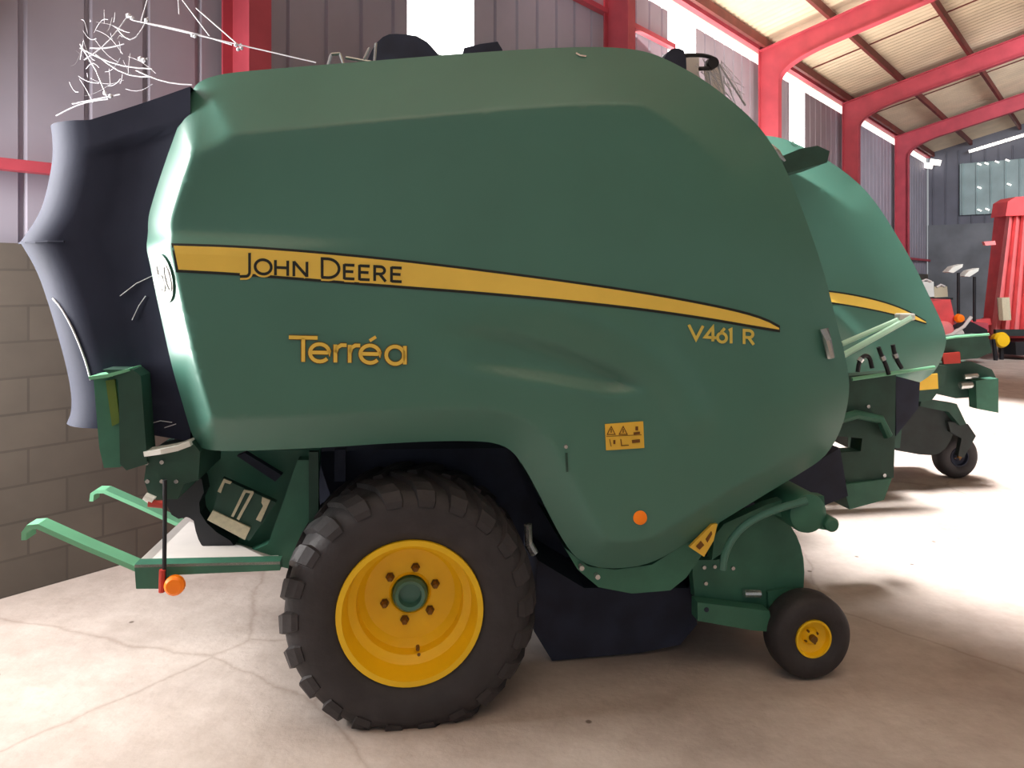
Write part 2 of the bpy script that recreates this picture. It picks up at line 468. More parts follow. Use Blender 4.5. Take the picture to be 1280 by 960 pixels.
root = empty('round_baler', BO, BR)
tag(root, 'large dark green round baler with yellow stripe filling the foreground, side on', 'baler')
mb, LOOP = build_panel()
panel = mb.build('side_panel', M['green'], root, True, 40)
W = 2.5
far = panel.copy(); far.data = panel.data; COL.objects.link(far); far.scale = (1, -1, 1); far.location = (0, W, 0); far.parent = root

# --- inner body between the panels
cx0 = sum(p[0] for p in LOOP)/len(LOOP); cz0 = sum(p[1] for p in LOOP)/len(LOOP)
inner = [(cx0+(p[0]-cx0)*.965, cz0+(p[1]-cz0)*.965) for p in LOOP[::3]]
MB().prism(inner, .30, W-.30).build('body_shell', M['dgreen'], root)

# --- decals -------------------------------------------------------
def ribbon(mb, pts, w, lift, closed=False):
    """pts in photo pixels mapped on the panel; w in pixels"""
    P0 = [Vector(p) for p in pts]; P = []
    for a, b in zip(P0, P0[1:]+([P0[0]] if closed else [])):
        k = max(1, int((b-a).length/4)); P += [a.lerp(b, i/k) for i in range(k)]
    if not closed: P.append(P0[-1])
    n = len(P); Ls = []; Rs = []
    for i in range(n):
        if closed: a, b = P[(i-1) % n], P[(i+1) % n]
        else: a, b = P[max(i-1, 0)], P[min(i+1, n-1)]
        p = P[i]
        d1 = (p-a).normalized() if (p-a).length > 1e-6 else (b-p).normalized()
        d2 = (b-p).normalized() if (b-p).length > 1e-6 else d1
        n1 = Vector((-d1.y, d1.x)); n2 = Vector((-d2.y, d2.x)); m = (n1+n2)
        m = m.normalized() if m.length > 1e-4 else n1
        k = w/2/max(.45, m.dot(n1))
        ext = Vector((0, 0))
        Ls.append(p+m*k); Rs.append(p-m*k)
    VL = [mb.bm.verts.new(onpanel(q.x, q.y, lift)) for q in Ls]; VR = [mb.bm.verts.new(onpanel(q.x, q.y, lift)) for q in Rs]
    for i in range(n if closed else n-1):
        j = (i+1) % n
        try: mb.bm.faces.new((VL[i], VL[j], VR[j], VR[i]))
        except ValueError: pass
def arc(cx, cy, rx, ry, a0, a1, n=14):
    return [(cx+rx*math.cos(math.radians(a0+(a1-a0)*i/n)), cy+ry*math.sin(math.radians(a0+(a1-a0)*i/n))) for i in range(n+1)]
# glyphs: unit cap height, y up, (width, strokes)
G = {
 'J': (.42, [[(.36, 1), (.36, .12)]+arc(.20, .08, .16, .22, 0, -95, 7)+[(.0, -.16)]]),
 'O': (1.0, [arc(.5, .5, .46, .47, 0, 360, 26)]),
 'H': (.82, [[(.06, 0), (.06, 1)], [(.76, 0), (.76, 1)], [(.06, .52), (.76, .52)]]),
 'N': (.86, [[(.06, 0), (.06, 1)], [(.06, .97), (.8, .03)], [(.8, 0), (.8, 1)]]),
 'D': (.86, [[(.06, .03), (.06, .97), (.32, .97)]+arc(.32, .5, .50, .47, 85, -85, 14)+[(.32, .03), (.02, .03)]]),
 'E': (.66, [[(.06, 0), (.06, 1)], [(.06, .95), (.62, .95)], [(.06, .52), (.56, .52)], [(.06, .05), (.62, .05)]]),
 'R': (.72, [[(.06, 0), (.06, .96), (.38, .96)]+arc(.38, .72, .24, .24, 85, -85, 10)+[(.06, .48)], [(.34, .48), (.68, 0)]]),
 'T': (.94, [[(.0, .95), (.94, .95)], [(.47, .95), (.47, 0)]]),
 'V': (.86, [[(.0, 1), (.43, .02), (.86, 1)]]),
 '4': (.72, [[(.52, 0), (.52, 1), (.02, .26), (.72, .26)]]),
 '6': (.72, [[(.55, 1.0), (.25, .62)], arc(.36, .33, .31, .31, 0, 360, 20)]),
 '1': (.22, [[(.0, .88), (.14, .97), (.14, 0)]]),
 'e': (.74, [[(.06, .36), (.68, .36)]+arc(.36, .35, .32, .33, 0, 320, 20)]),
 'r': (.46, [[(.06, 0), (.06, .68)], [(.06, .36), (.12, .56), (.26, .66), (.44, .66)]]),
 'a': (.78, [arc(.36, .34, .31, .33, 0, 360, 22), [(.70, .70), (.70, 0)]]),
 '5': (.6, [[(.55, .97), (.12, .97), (.08, .56)]+arc(.28, .32, .27, .30, 120, -140, 16)]),
 '0': (.6, [arc(.3, .5, .26, .48, 0, 360, 22)]),
}
def text(mb, items, w, lift, sl):
    """items: (glyph, x left px, baseline y px, width px, cap height px)"""
    for g, x, y, gw, h in items:
        gwid, strokes = G[g]
        for st in strokes:
            q = [(x + a/gwid*gw, y - b*h + (a/gwid*gw)*sl) for a, b in st]
            closed = (Vector(st[0])-Vector(st[-1])).length < 1e-3
            if closed: q = q[:-1]
            ribbon(mb, q, w, lift, closed)
def strip(mb, top, bot, lift, k=60):
    def at(pl, u):
        x = pl[0][0]+(pl[-1][0]-pl[0][0])*u
        for a, b in zip(pl[:-1], pl[1:]):
            if x <= b[0]+1e-6: t = (x-a[0])/(b[0]-a[0]); return (x, a[1]+(b[1]-a[1])*t)
        return pl[-1]
    rows = []
    for i in range(k+1):
        a = at(top, i/k); b = at(bot, i/k)
        rows.append([mb.bm.verts.new(onpanel(a[0]+(b[0]-a[0])*j/3, a[1]+(b[1]-a[1])*j/3, lift)) for j in range(4)])
    for i in range(k):
        for j in range(3): mb.bm.faces.new((rows[i][j], rows[i+1][j], rows[i+1][j+1], rows[i][j+1]))
ST = chaik([(217, 307), (300, 309.5), (400, 317), (500, 327), (600, 339), (700, 352), (800, 366.5), (880, 381), (930, 392), (958, 401), (974, 410)], 2)
SB = chaik([(223, 337), (300, 341), (400, 349), (500, 357), (600, 364.5), (700, 373.5), (800, 384.5), (880, 396), (940, 406.5), (974, 412)], 2)
stp = MB(); strip(stp, ST, SB, .0045); stripe = stp.build('yellow_stripe', M['stripe'], panel)
stb = MB(); strip(stb, [(a-3 if i == 0 else a+1, b-3) for i, (a, b) in enumerate(ST)], [(a-3 if i == 0 else a+1, b+3.5) for i, (a, b) in enumerate(SB)], .003)
stb.build('stripe_border', M['black'], panel)
jd = []
for g, x, gw, h in (('J', 300, 14, 26), ('O', 318, 22, 19), ('H', 343, 18, 19), ('N', 366, 19, 19),
                    ('D', 401, 24, 25), ('E', 429, 15, 19), ('E', 448, 15, 19), ('R', 467, 16, 19), ('E', 488, 15, 19)):
    jd.append((g, x, 341.5+(x-300)*.058, gw, h))
m1 = MB(); text(m1, jd, 8.5, .0052, .05); m1.build('brand_halo', M['stripe'], panel)
for part in (jd[:4], jd[4:]):
    m1 = MB(); text(m1, part, 3.5, .0068, .05); m1.build('brand_lettering', M['black'], panel)
te = [('T', 361, 452, 36, 32), ('e', 386, 452.3, 28, 33), ('r', 417, 453, 17, 33), ('r', 435, 453.4, 16, 33), ('e', 449, 454, 28, 33), ('a', 481, 455, 28, 33)]
m1 = MB(); text(m1, te, 4.6, .010, .02); ribbon(m1, [(462, 426), (470, 421)], 4, .010)
m1.build('model_lettering', M['stripe'], panel)
m1 = MB(); text(m1, te, 6.4, .007, .02); m1.build('model_lettering_edge', M['decalred'], panel)
vr = [('V', 861, 424, 18, 18), ('4', 881, 426, 14, 18), ('6', 896, 427.5, 13, 18), ('1', 911, 429, 4.5, 18), ('R', 929, 430, 14, 18)]
for part in (vr[:1], vr[1:4], vr[4:]):
    m1 = MB(); text(m1, part, 3.6, .005, .07); m1.build('number_lettering', M['paleyellow'], panel)
# warning sticker
m1 = MB(); strip(m1, [(756, 530), (804, 526.5)], [(757.5, 563), (805.5, 560)], .006, 8); st = m1.build('warning_sticker', M['amber'], panel)
m1 = MB()
for cx in (764, 779): ribbon(m1, [(cx-5, 543), (cx, 533), (cx+5, 543)], 1, .010, True); ribbon(m1, [(cx, 536), (cx, 541)], 1.2, .010)
ribbon(m1, [(792, 542), (800, 541)], 3, .010); ribbon(m1, [(796, 533), (796, 538)], 3.4, .010)
ribbon(m1, [(758, 545.5), (802, 543.5)], .8, .010)
ribbon(m1, [(768, 550), (768, 555)], 2.6, .010); ribbon(m1, [(776, 549), (777, 557), (786, 556.5)], 1.2, .010); ribbon(m1, [(790, 552), (800, 551)], 4, .010)
ribbon(m1, [(762, 549), (764, 558)], 1, .010)
m1.build('sticker_print', M['decalred'], panel)
# reflector and bolt
p = onpanel(800, 647, 0)
MB().lathe([(0, -.014), (.022, -.014), (.031, -.008), (.033, .004)], p, 28).build('orange_reflector', M['orange'], panel, True)
p = onpanel(707, 558, 0)
MB().lathe([(0, -.012), (.008, -.012), (.011, 0)], p, 12).build('latch_bolt', M['chrome'], panel)
m1 = MB(); ribbon(m1, [(708, 566), (709, 590)], 3, .004); m1.build('latch_slot', M['dgreen'], panel)
p = onpanel(724, 69, 0); m1 = MB(); ribbon(m1, [(720, 66), (725, 69), (733, 70)], 2, .006); m1.build('lifting_tab', M['chrome'], panel)
# speed disc on the rear edge band
m1 = MB(); c = m1.bm.verts.new(onpanel(203, 348, .013)); rg = []
for k in range(28):
    a = 2*PI*k/28; rg.append(m1.bm.verts.new(onpanel(203+12*math.cos(a)+.17*31*math.sin(a), 348+31*math.sin(a), .013)))
for k in range(28): m1.bm.faces.new((c, rg[k], rg[(k+1) % 28]))
m1.build('speed_disc', M['white'], panel)
m1 = MB()
def sh(pts, ox): return [(ox + a*12 + .22*(1-b)*34-1, 364 - b*34 + 1) for a, b in pts]
ribbon(m1, sh(G['5'][1][0], 193.5), 2.2, .018); q = sh(G['0'][1][0], 202.0); ribbon(m1, q[:-1], 2.2, .018, True)
m1.build('speed_numerals', M['black'], panel)

# --- rear curtain (tailgate cover) -----------------------------------
CL = chaik([(58, 158), (60, 172), (61, 195), (56, 228), (45, 268), (20, 303)], 2) + chaik([(20, 303), (40, 336), (53, 372), (66, 415), (77, 455), (84, 490), (84, 515), (78, 529)], 2)
zt, zbq = 108, 552
ys = [c[1] for c in CL]
mb = MB(); rows = []
for (px, py) in CL:
    u = (py-158)/(529-158)
    ex, ez = LP(238, zt+(zbq-zt)*u, .16)
    xr, zrr = LP(px, py, .37)
    row = []
    cor = .24
    path = [(ex, .16, 0)]
    for t in (.25, .5, .75, 1.0): 
        bow = .035*math.sin(PI*t)*(1 if .1 < u < .9 else .3)
        path.append((ex+(xr+cor-ex)*t, .16+.06*t+bow, t*(1-.0)*.97))
    for k in range(1, 8):
        a = PI/2*k/7; path.append((xr+cor-cor*math.sin(a), .22+cor*(1-math.cos(a)), .97+.03*k/7))
    path += [(xr+.0, .9, 1), (xr+.0, 1.3, 1), (xr, 1.7, 1)]
    for k in range(1, 8):
        a = PI/2*k/7; path.append((xr+cor-cor*math.cos(a), 1.98+.3*math.sin(a), 1-.18*k/7))
    path += [(ex, W-.16, 0)]
    rows.append([mb.bm.verts.new((x, y, ez+(zrr-ez)*t)) for x, y, t in path])
for i in range(len(rows)-1):
    for j in range(len(rows[0])-1): mb.bm.faces.new((rows[i][j], rows[i][j+1], rows[i+1][j+1], rows[i+1][j]))
for rr in (rows[0], rows[-1]):
    n2 = len(rr)
    for j in range(n2//2):
        try: mb.bm.faces.new((rr[j], rr[j+1], rr[n2-2-j], rr[n2-1-j]))
        except ValueError: pass
curtain = mb.build('rear_curtain', M['navy'], root, True, 60)
from mathutils.bvhtree import BVHTree
_bv = BVHTree.FromPolygons([tuple(v.co) for v in curtain.data.vertices], [tuple(p.vertices) for p in curtain.data.polygons])
def oncurt(px, py, off=.004):
    o = Vector((0, 0, CH))-BO; o = Vector((o.dot(EX), o.dot(EY), CH)); q = Vector(L3(px, py, .5)); d = (q-o).normalized()
    h = _bv.ray_cast(o, d)
    return (h[0]-d*off) if h[0] else q
# seams / piping of the curtain
def curt(px, py, y): x, z = LP(px, py, y); return (x, y, z)
MB().tube([oncurt(*p) for p in chaik([(66, 373), (76, 384), (88, 405), (99, 430), (108, 455), (113, 475)], 1)], .004, 6).build('curtain_piping', M['silk'], curtain)
MB().tube([oncurt(*p) for p in ((24, 304), (32, 303), (45, 303), (60, 302), (80, 302))], .005, 6).build('curtain_hoop', M['navy'], curtain)
for a, b in (((150, 370), (190, 345)), ((165, 400), (182, 370)), ((192, 545), (220, 530)), ((186, 530), (215, 528))):
    sv = MB(); sv.tube([oncurt(a[0], a[1]), oncurt((a[0]+b[0])/2, (a[1]+b[1])/2-3), oncurt(b[0], b[1])], .0018, 4); sv.build('curtain_crease', M['silk'], curtain)

# --- chassis and rear lower structure --------------------------------
def prismpx(poly, y0, y1, name, m, parent=root, smooth=False):
    return MB().prism(PX(poly, y0), y0, y1).build(name, M[m], parent, smooth)
prismpx([(190, 575), (640, 560), (700, 600), (720, 700), (735, 735), (860, 735), (880, 690), (900, 640), (1000, 590), (1050, 560), (1060, 620), (960, 660), (930, 720), (900, 770), (860, 800), (700, 790), (640, 760), (420, 720), (350, 700), (300, 640), (240, 600)], 1.0, 1.6, 'underbody', 'dark')  # dark chassis slab, also a backing for the shade in the hollows
prismpx([(250, 565), (400, 562), (398, 600), (380, 640), (352, 700), (305, 690), (262, 650), (250, 600)], .55, .62, 'chassis_plate', 'green2')
prismpx([(372, 575), (392, 575), (398, 640), (365, 712), (318, 700), (312, 690), (335, 680)], .42, .50, 'chassis_strut', 'green2')
prismpx([(296, 570), (306, 566), (352, 594), (344, 602)], .45, .50, 'chassis_brace', 'dark')
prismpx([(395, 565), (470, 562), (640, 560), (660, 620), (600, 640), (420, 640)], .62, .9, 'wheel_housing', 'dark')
prismpx([(386, 565), (398, 565), (398, 700), (386, 700)], .40, .44, 'chassis_post', 'dgreen')
prismpx([(418, 562), (432, 562), (432, 602), (418, 602)], .50, .56, 'oil_bottle', 'dark')
# dark belting below the chamber, brought forward to stand for floor shade too
prismpx([(672, 700), (730, 735), (860, 735), (872, 780), (850, 806), (800, 816), (690, 826), (668, 790)], .55, 1.9, 'reel_and_shade', 'dark')
# label plate
lp = prismpx([(278, 598), (345, 628), (312, 676), (262, 652)], .36, .40, 'label_plate', 'dgreen')
prismpx([(266, 638), (313, 660), (306, 675), (259, 650)], .345, .355, 'cream_label', 'cream', lp)
m1 = MB()
for poly in ([(272, 614), (280, 598), (290, 602), (288, 605), (281, 603), (276, 616)], [(320, 649), (329, 632), (327, 628), (328, 621), (338, 625), (326, 652)],
             [(289, 645), (305, 612), (308, 614), (292, 646)], [(296, 648), (314, 615), (317, 617), (299, 650)], [(305, 612), (317, 614), (317, 617), (305, 615)]):
    m1.prism(PX(poly, .35), .345, .355)
m1.build('label_marks', M['cream'], lp)
# black rubber cover hanging behind
m1 = MB(); m1.prism(chaik(PX([(205, 575), (240, 570), (262, 605), (250, 630), (266, 655), (300, 676), (285, 681), (258, 680), (250, 665), (245, 640), (222, 645), (210, 620)], .5), 1), .44, .7)
m1.build('rubber_flap', M['hose'], root)
# light box
lb = prismpx([(117, 474), (150, 470), (158, 560), (150, 584), (130, 585), (124, 560)], .12, .34, 'lamp_bracket', 'green2')
prismpx([(128, 462), (166, 462), (176, 470), (184, 580), (158, 588), (150, 580), (148, 475)], .08, .2, 'lamp_guard', 'dgreen', lb)
prismpx([(132, 476), (143, 474), (150, 528), (140, 533)], .105, .119, 'lamp_lens', 'lens', lb)
prismpx([(110, 471), (132, 468), (160, 461), (162, 464), (135, 472), (112, 475)], .07, .3, 'bracket_edge', 'mint', lb)
prismpx([(185, 566), (240, 552), (250, 565), (248, 600), (230, 605), (222, 624), (188, 625), (180, 600)], .1, .5, 'rear_bumper', 'dgreen')
m1 = MB(); m1.flatbar([L3(184, 565, .12), L3(205, 562, .10), L3(225, 558, .10), L3(241, 552, .11)], .09, .022); m1.build('bumper_highlight', M['white'], root)  # white bar paints the highlight along the bumper's upper edge
for px, py in ((183, 579), (202, 578), (184, 602), (202, 602), (220, 602)): MB().disc(L3(px, py, .09), .009, 0, .02, 10).build('bumper_bolt', M['chrome'], root)
# orange reflector on a stalk
sk = MB().tube([L3(206, 600, .02), L3(206, 650, .02), L3(205, 738, .02)], .009, 8).build('marker_stalk', M['hose'], root)
MB().tube([L3(203, 712, .015), L3(202, 740, .015)], .013, 8).build('marker_sleeve', M['redplastic'], sk)
p = L3(218, 732, .0); MB().lathe([(0, -.018), (.03, -.016), (.041, -.006), (.043, .01), (0, .012)], p, 28).build('orange_marker', M['orange'], sk, True)
m1 = MB(); m1.tube([L3(181, 620, .04), L3(192, 626, .04)], [.016, .02], 10); m1.build('tail_lamp', M['white'], sk)
m1 = MB(); m1.tube([L3(186, 629, .035), L3(207, 631, .035)], .016, 10); m1.build('tail_lamp_base', M['redplastic'], sk)
# bale ramp with two bars
ramp = MB().prism([(LP(168, 706, .05)), LP(350, 702, .05), LP(350, 713, .05), (LP(212, 719, .05)), LP(205, 736, .05), LP(170, 736, .05)], .05, .12).build('bale_ramp', M['green2'], root)
a = L3(168, 706, .05); b = L3(350, 702, .05)
c3 = L3(345, 682, 1.15); d3 = L3(232, 646, 1.15)
def lift(p, dz): return (p[0], p[1], p[2]+dz)
m1 = MB(); T = [a, b, c3, d3]
A = [m1.bm.verts.new(lift(p, .0)) for p in T]; B = [m1.bm.verts.new(lift(p, -.012)) for p in T]
m1.bm.faces.new(A); m1.bm.faces.new(B[::-1])
for i in range(4): m1.bm.faces.new((A[i], B[i], B[(i+1) % 4], A[(i+1) % 4]))
m1.build('ramp_sheet', M['plate'], ramp)
def bar(pts, y, w=.085):
    m = MB(); m.flatbar([L3(px, py, y) for px, py in pts], w, .02); return m
bar([(36, 671), (36, 662), (41, 655), (52, 654), (110, 680), (186, 712)], .10).build('ramp_bar', M['mint'], ramp)
bar([(118, 624), (119, 615), (124, 612), (134, 612), (175, 630), (236, 658)], 1.05).build('ramp_bar', M['mint'], ramp)

# --- main wheel ------------------------------------------------------
def sag(o, cz):
    for v in o.data.vertices:
        if v.co.z < -cz+.001:
            v.co.z = -cz+.001
def make_wheel(par, cx, y0, R, wd, rimr, lugs=True, sgn=1, name='wheel', cz=None):
    cz = cz or R
    rw = rimr
    if lugs: prof = [(rw, .03), (rw-.005, .0), (rw-.03, .0), (rw-.035, .03), (rw-.045, .07), (rw-.05, .11), (rw-.085, .135), (rw-.09, .19), (rw-.12, .225), (.10, .235), (.092, .225), (.085, .235), (.085, .30), (rw-.05, .34), (rw, wd-.03)]
    else: prof = [(rw, .02), (rw-.004, 0), (rw-.014, 0), (rw-.018, .03), (.045, .04), (.03, .02), (0, .02), (0, .06), (rw, wd-.02)]
    rim = MB().lathe([(r, y) for r, y in prof], (0, 0, 0), 64).build(name, M['yellow'], par, True, 30)
    rim.location = (cx, y0, cz)
    Rc = R-.022 if lugs else R
    if lugs: tp = [(rw-.012, .02), (rw+.01, .0), (rw+.045, -.022), (rw+.10, -.03), (Rc-.085, -.022), (Rc-.05, -.008), (Rc-.02, .02), (Rc-.006, .055), (Rc, .13), (Rc+.004, wd/2), (Rc, wd-.13), (Rc-.006, wd-.055), (Rc-.02, wd-.02), (Rc-.05, wd+.008), (rw+.1, wd+.03), (rw, wd-.0), (rw-.012, wd-.04)]
    else: tp = [(rw-.005, .01), (rw+.015, -.008), (R-.05, -.012), (R-.022, 0), (R-.006, .02), (R, .045), (R, wd-.045), (R-.006, wd-.02), (R-.022, wd), (rw, wd)]
    ty = MB().lathe(tp, (0, 0, 0), 96).build('tyre', M['rubber'], rim, True, 40); sag(ty, cz)
    if lugs:
        mb = MB()
        path = [(Rc-.075, -.022), (Rc-.05, -.010), (Rc-.02, .018), (Rc-.004, .06), (Rc, .12), (Rc, .18), (Rc+.002, wd/2+.01)]
        nrm = [(0.2, -1), (.45, -.9), (.75, -.65), (.95, -.3), (1, 0), (1, 0), (1, 0)]
        hh = [.002, .010, .020, .024, .024, .024, .022]
        NL = 22
        for side in (0, 1):
            for k in range(NL):
                th = 2*PI*(k+.5*side)/NL
                rows = []
                for i, ((r, y), (nr, ny), h) in enumerate(zip(path, nrm, hh)):
                    sk_ = th + (0, .0, .02, .06, .13, .19, .27)[i]
                    hw = (.075, .082, .085, .078, .065, .055, .045)[i]
                    l = math.hypot(nr, ny); r2 = r+nr/l*h; y2 = y+ny/l*h
                    r0 = r-nr/l*.012; yb = y-ny/l*.012
                    if side: y2 = wd-y2; yb = wd-yb
                    def P3(rr, aa, yy): return mb.bm.verts.new((rr*math.cos(aa), yy, rr*math.sin(aa)))
                    rows.append([P3(r0, sk_-hw-.012, yb), P3(r2, sk_-hw+.01, y2), P3(r2, sk_+hw-.01, y2), P3(r0, sk_+hw+.012, yb)])
                for i in range(len(rows)-1):
                    for j in range(3): mb.bm.faces.new((rows[i][j], rows[i][j+1], rows[i+1][j+1], rows[i+1][j]))
                mb.bm.faces.new(rows[0]); mb.bm.faces.new(rows[-1][::-1])
        sag(mb.build('tread', M['rubber'], rim), cz)
        MB().lathe([(0, .24), (.05, .24), (.055, .20), (.07, .195), (.082, .21), (.084, .30), (0, .30)], (0, 0, 0), 32).build('hub', M['green'], rim, True)
        for k in range(6):
            a = 2*PI*k/6 + .32
            m = MB(); m.lathe([(0, -.03), (.010, -.03), (.016, -.022), (.017, 0), (.022, .0), (.022, .006)], (0, 0, 0), 6)
            o = m.build('wheel_nut', M['nut'], rim); o.location = (.126*math.cos(a), .226, .126*math.sin(a))
        m = MB(); m.tube([(.04, .16, -.262), (.04, .13, -.247)], .008, 8); m.build('valve', M['nut'], rim)
        m = MB(); m.disc((.035, .145, -.225), .009, -.01, .02, 10); m.build('rim_bolt', M['nut'], rim)
    else:
        m = MB(); m.disc((0, 0, 0), .018, -.004, .03, 12)
        for k in range(4): m.disc((.035*math.cos(k*PI/2+.5), 0, .035*math.sin(k*PI/2+.5)), .006, .02, .05, 8)
        m.build('wheel_nut', M['nut'], rim)
    if sgn < 0: rim.scale = (1, -1, 1)
    return rim
wx, wz = LP(513, 771, .06)
wheel = make_wheel(root, wx+.0, .07, .584, .50, .333, cz=.508)
w2 = make_wheel(root, wx, W-.07, .572, .50, .333, sgn=-1, cz=.515)
MB().tube([(wx, .35, .515), (wx, W-.35, .515)], .06, 12).build('axle', M['dgreen'], root)

# --- belly skirt, pickup, gauge wheel ---------------------------------
prismpx([(706, 685), (735, 708), (770, 712), (815, 706), (862, 676), (900, 652), (880, 690), (858, 722), (838, 738), (790, 742), (748, 734), (722, 712)], .13, .9, 'belly_skirt', 'green2')
# ribbed wheel arch edge behind the tyre
m1 = MB(); m1.tube([L3(660, 655, .3), L3(661, 680, .3)], .02, 8); m1.tube([L3(661, 680, .29), L3(668, 692, .29)], .022, 8); m1.build('grease_fitting', M['chrome'], root)
dec = prismpx([(862, 684), (890, 656), (897, 655), (892, 676), (880, 696)], .08, .098, 'warning_triangle', 'amber')
m1 = MB(); m1.prism(PX([(870, 683), (876, 676), (880, 681), (874, 687)], .078), .074, .081); m1.prism(PX([(882, 674), (889, 664), (890, 667), (884, 678)], .078), .074, .081); m1.build('triangle_print', M['decalred'], dec)
pk = prismpx(chaik([(866, 700), (905, 700), (903, 690), (912, 670), (935, 650), (962, 641), (985, 652), (999, 675), (1006, 705), (1004, 745), (985, 768), (930, 762), (870, 757), (866, 720)], 1), .36, .42, 'pickup_side_plate', 'green2')
prismpx([(880, 720), (930, 670), (985, 670), (995, 740), (900, 750)], .43, 2.2, 'pickup_drum', 'dark')
m1 = MB(); m1.tube([L3(*q, .13) for q in chaik([(903, 712), (905, 695), (915, 672), (935, 652), (970, 636), (1008, 626)], 2)], .018, 10); m1.build('windguard_pipe', M['green'], root, True)
prismpx([(905, 655), (960, 630), (1005, 618), (1030, 620), (1032, 640), (985, 650), (960, 640), (930, 655), (905, 690), (890, 700), (893, 670)], .24, .3, 'windguard_arm', 'green2')
x, z = LP(1012, 643, .14)
m1 = MB(); m1.lathe([(0, 0), (.07, .0), (.095, .012), (.1, .03), (.1, 2.05), (0, 2.05)], (x, .14, z), 28); m1.build('crop_roller', M['green2'], root, True)
x, z = LP(1042, 657, .12)
m1 = MB(); m1.lathe([(0, 0), (.025, .0), (.036, .012), (.036, .12), (0, .12)], (x, .12, z), 20); m1.build('roller_end_cap', M['green2'], root, True)
prismpx([(1015, 640), (1042, 650), (1042, 664), (1015, 660)], .16, .2, 'roller_link', 'green2')
prismpx([(872, 753), (962, 764), (966, 790), (940, 788), (872, 776)], .26, .34, 'gauge_wheel_arm', 'green2')
x, z = LP(883, 762, .26); MB().disc((x, .26, z), .012, -.004, .01, 12).build('arm_pivot', M['dark'], root)
prismpx([(960, 740), (985, 735), (1005, 750), (1005, 790), (985, 800), (962, 792)], .335, .355, 'gauge_wheel_bracket', 'green2')
for px, py in ((880, 709), (893, 708), (916, 710), (882, 729)): MB().disc(L3(px, py, .355), .010, -.008, .012, 10).build('plate_bolt', M['chrome'], root)
for px, py in ((727, 710), (747, 721)): MB().disc(L3(px, py, .09), .012, -.006, .03, 10).build('plate_bolt', M['chrome'], root)
m1 = MB(); m1.tube([L3(930, 742, .335), L3(950, 742, .335)], .02, 10); m1.build('adjuster', M['chrome'], root)
x, z = LP(1019, 798, .17)
gw = make_wheel(root, x, .18, .212, .15, .098, False, name='gauge_wheel')

# --- front hitch frame, in the middle of the machine -----------------
YC = 1.15
dbm = MB(); dbm.prism(PX([(985, 520), (1062, 470), (1120, 465), (1119, 540), (1117, 597), (1060, 608), (1046, 566), (1076, 564), (1078, 548), (1046, 545)], YC), YC, YC+.12)
hitch = dbm.build('drawbar', M['dgreen'], root)
prismpx([(1054, 606), (1115, 598), (1105, 625), (1062, 637)], YC-.02, YC+.18, 'parking_foot', 'green2')
prismpx([(1120, 470), (1150, 478), (1148, 510), (1120, 545)], YC+.05, YC+.2, 'hitch_box', 'dark')
m1 = MB(); m1.tube([L3(1030, 530, YC-.05), L3(1070, 518, YC-.05), L3(1100, 524, YC-.05), L3(1110, 545, YC-.05)], .03, 10); m1.build('drawbar_pipe', M['green2'], root, True)
m1 = MB(); m1.tube([L3(1065, 474, YC-.03), L3(1168, 459, YC-.03)], .012, 8); m1.build('drawbar_rail', M['mint'], root)
m1 = MB(); m1.tube([L3(1052, 430, YC), L3(1122, 400, YC)], .017, 8); m1.tube([L3(1049, 447, YC-.02), L3(1138, 397, YC-.02)], .021, 8)
m1.build('jack_stay', M['palemint'], root)
m1 = MB(); m1.box(L3(1131, 396, YC), (.11, .06, .045), None, .01); m1.build('stay_clamp', M['white'], root)
for pts in ([(1072, 465), (1074, 452), (1080, 444), (1087, 446), (1090, 460)], [(1098, 434), (1102, 445), (1107, 455), (1111, 468)], [(1116, 431), (1118, 442), (1122, 452), (1127, 460)]):
    m1 = MB(); m1.tube([L3(px, py, YC-.06) for px, py in chaik(pts, 2)], .014, 8); o = m1.build('hydraulic_hose', M['hose'], root, True)
    m2 = MB(); q = pts[:2]; m2.tube([L3(pts[1][0], pts[1][1], YC-.065), L3((pts[1][0]+pts[2][0])/2, (pts[1][1]+pts[2][1])/2, YC-.065)], .019, 8); m2.build('hose_coupling', M['chrome'], o)
for px, py in ((1085, 508), (1052, 596), (1053, 603), (1066, 607), (1105, 594)): MB().disc(L3(px, py, YC-.01), .012, -.008, .02, 10).build('drawbar_bolt', M['chrome'], root)
# front mirror bracket at panel edge
m1 = MB(); m1.tube([L3(1030, 411, .03), L3(1034, 425, .02), L3(1038, 447, .03)], .02, 8); m1.build('front_latch', M['chrome'], root, True)
m1 = MB(); m1.tube([L3(962, 184, .3), L3(970, 190, .22), L3(978, 203, .22)], .02, 8); m1.build('upper_latch', M['chrome'], root, True)
# bits on the roof
m1 = MB(); m1.prism(chaik(PX([(455, 84), (468, 56), (482, 43), (500, 42), (528, 46), (552, 72), (552, 84)], .8), 1), .8, 1.2); m1.build('roof_cover', M['dark'], root)
m1 = MB()
for a, b in (((410, 82), (414, 68)), ((414, 68), (425, 67)), ((425, 67), (430, 82)), ((455, 74), (462, 60)), ((468, 78), (470, 54)), ((432, 72), (465, 78))): m1.tube([L3(*a, .45), L3(*b, .45)], .008, 6)
m1.build('roof_rail', M['chrome'], root)
m1 = MB(); m1.prism(PX([(578, 74), (580, 60), (600, 55), (622, 52), (628, 62), (628, 74)], .6), .6, .8); m1.build('roof_bracket', M['dark'], root)
m1 = MB(); m1.prism(chaik(PX([(824, 80), (832, 66), (842, 63), (853, 68), (854, 100), (840, 95)], .4), 1), .35, .6); m1.build('exhaust_cap', M['dark'], root)
m1 = MB(); m1.tube([L3(852, 70, .4)]+[L3(px, py, .4) for px, py in chaik([(862, 69), (880, 69), (893, 73), (897, 79), (890, 85), (874, 86)], 2)], .011, 8); m1.build('guide_loop', M['hose'], root, True)
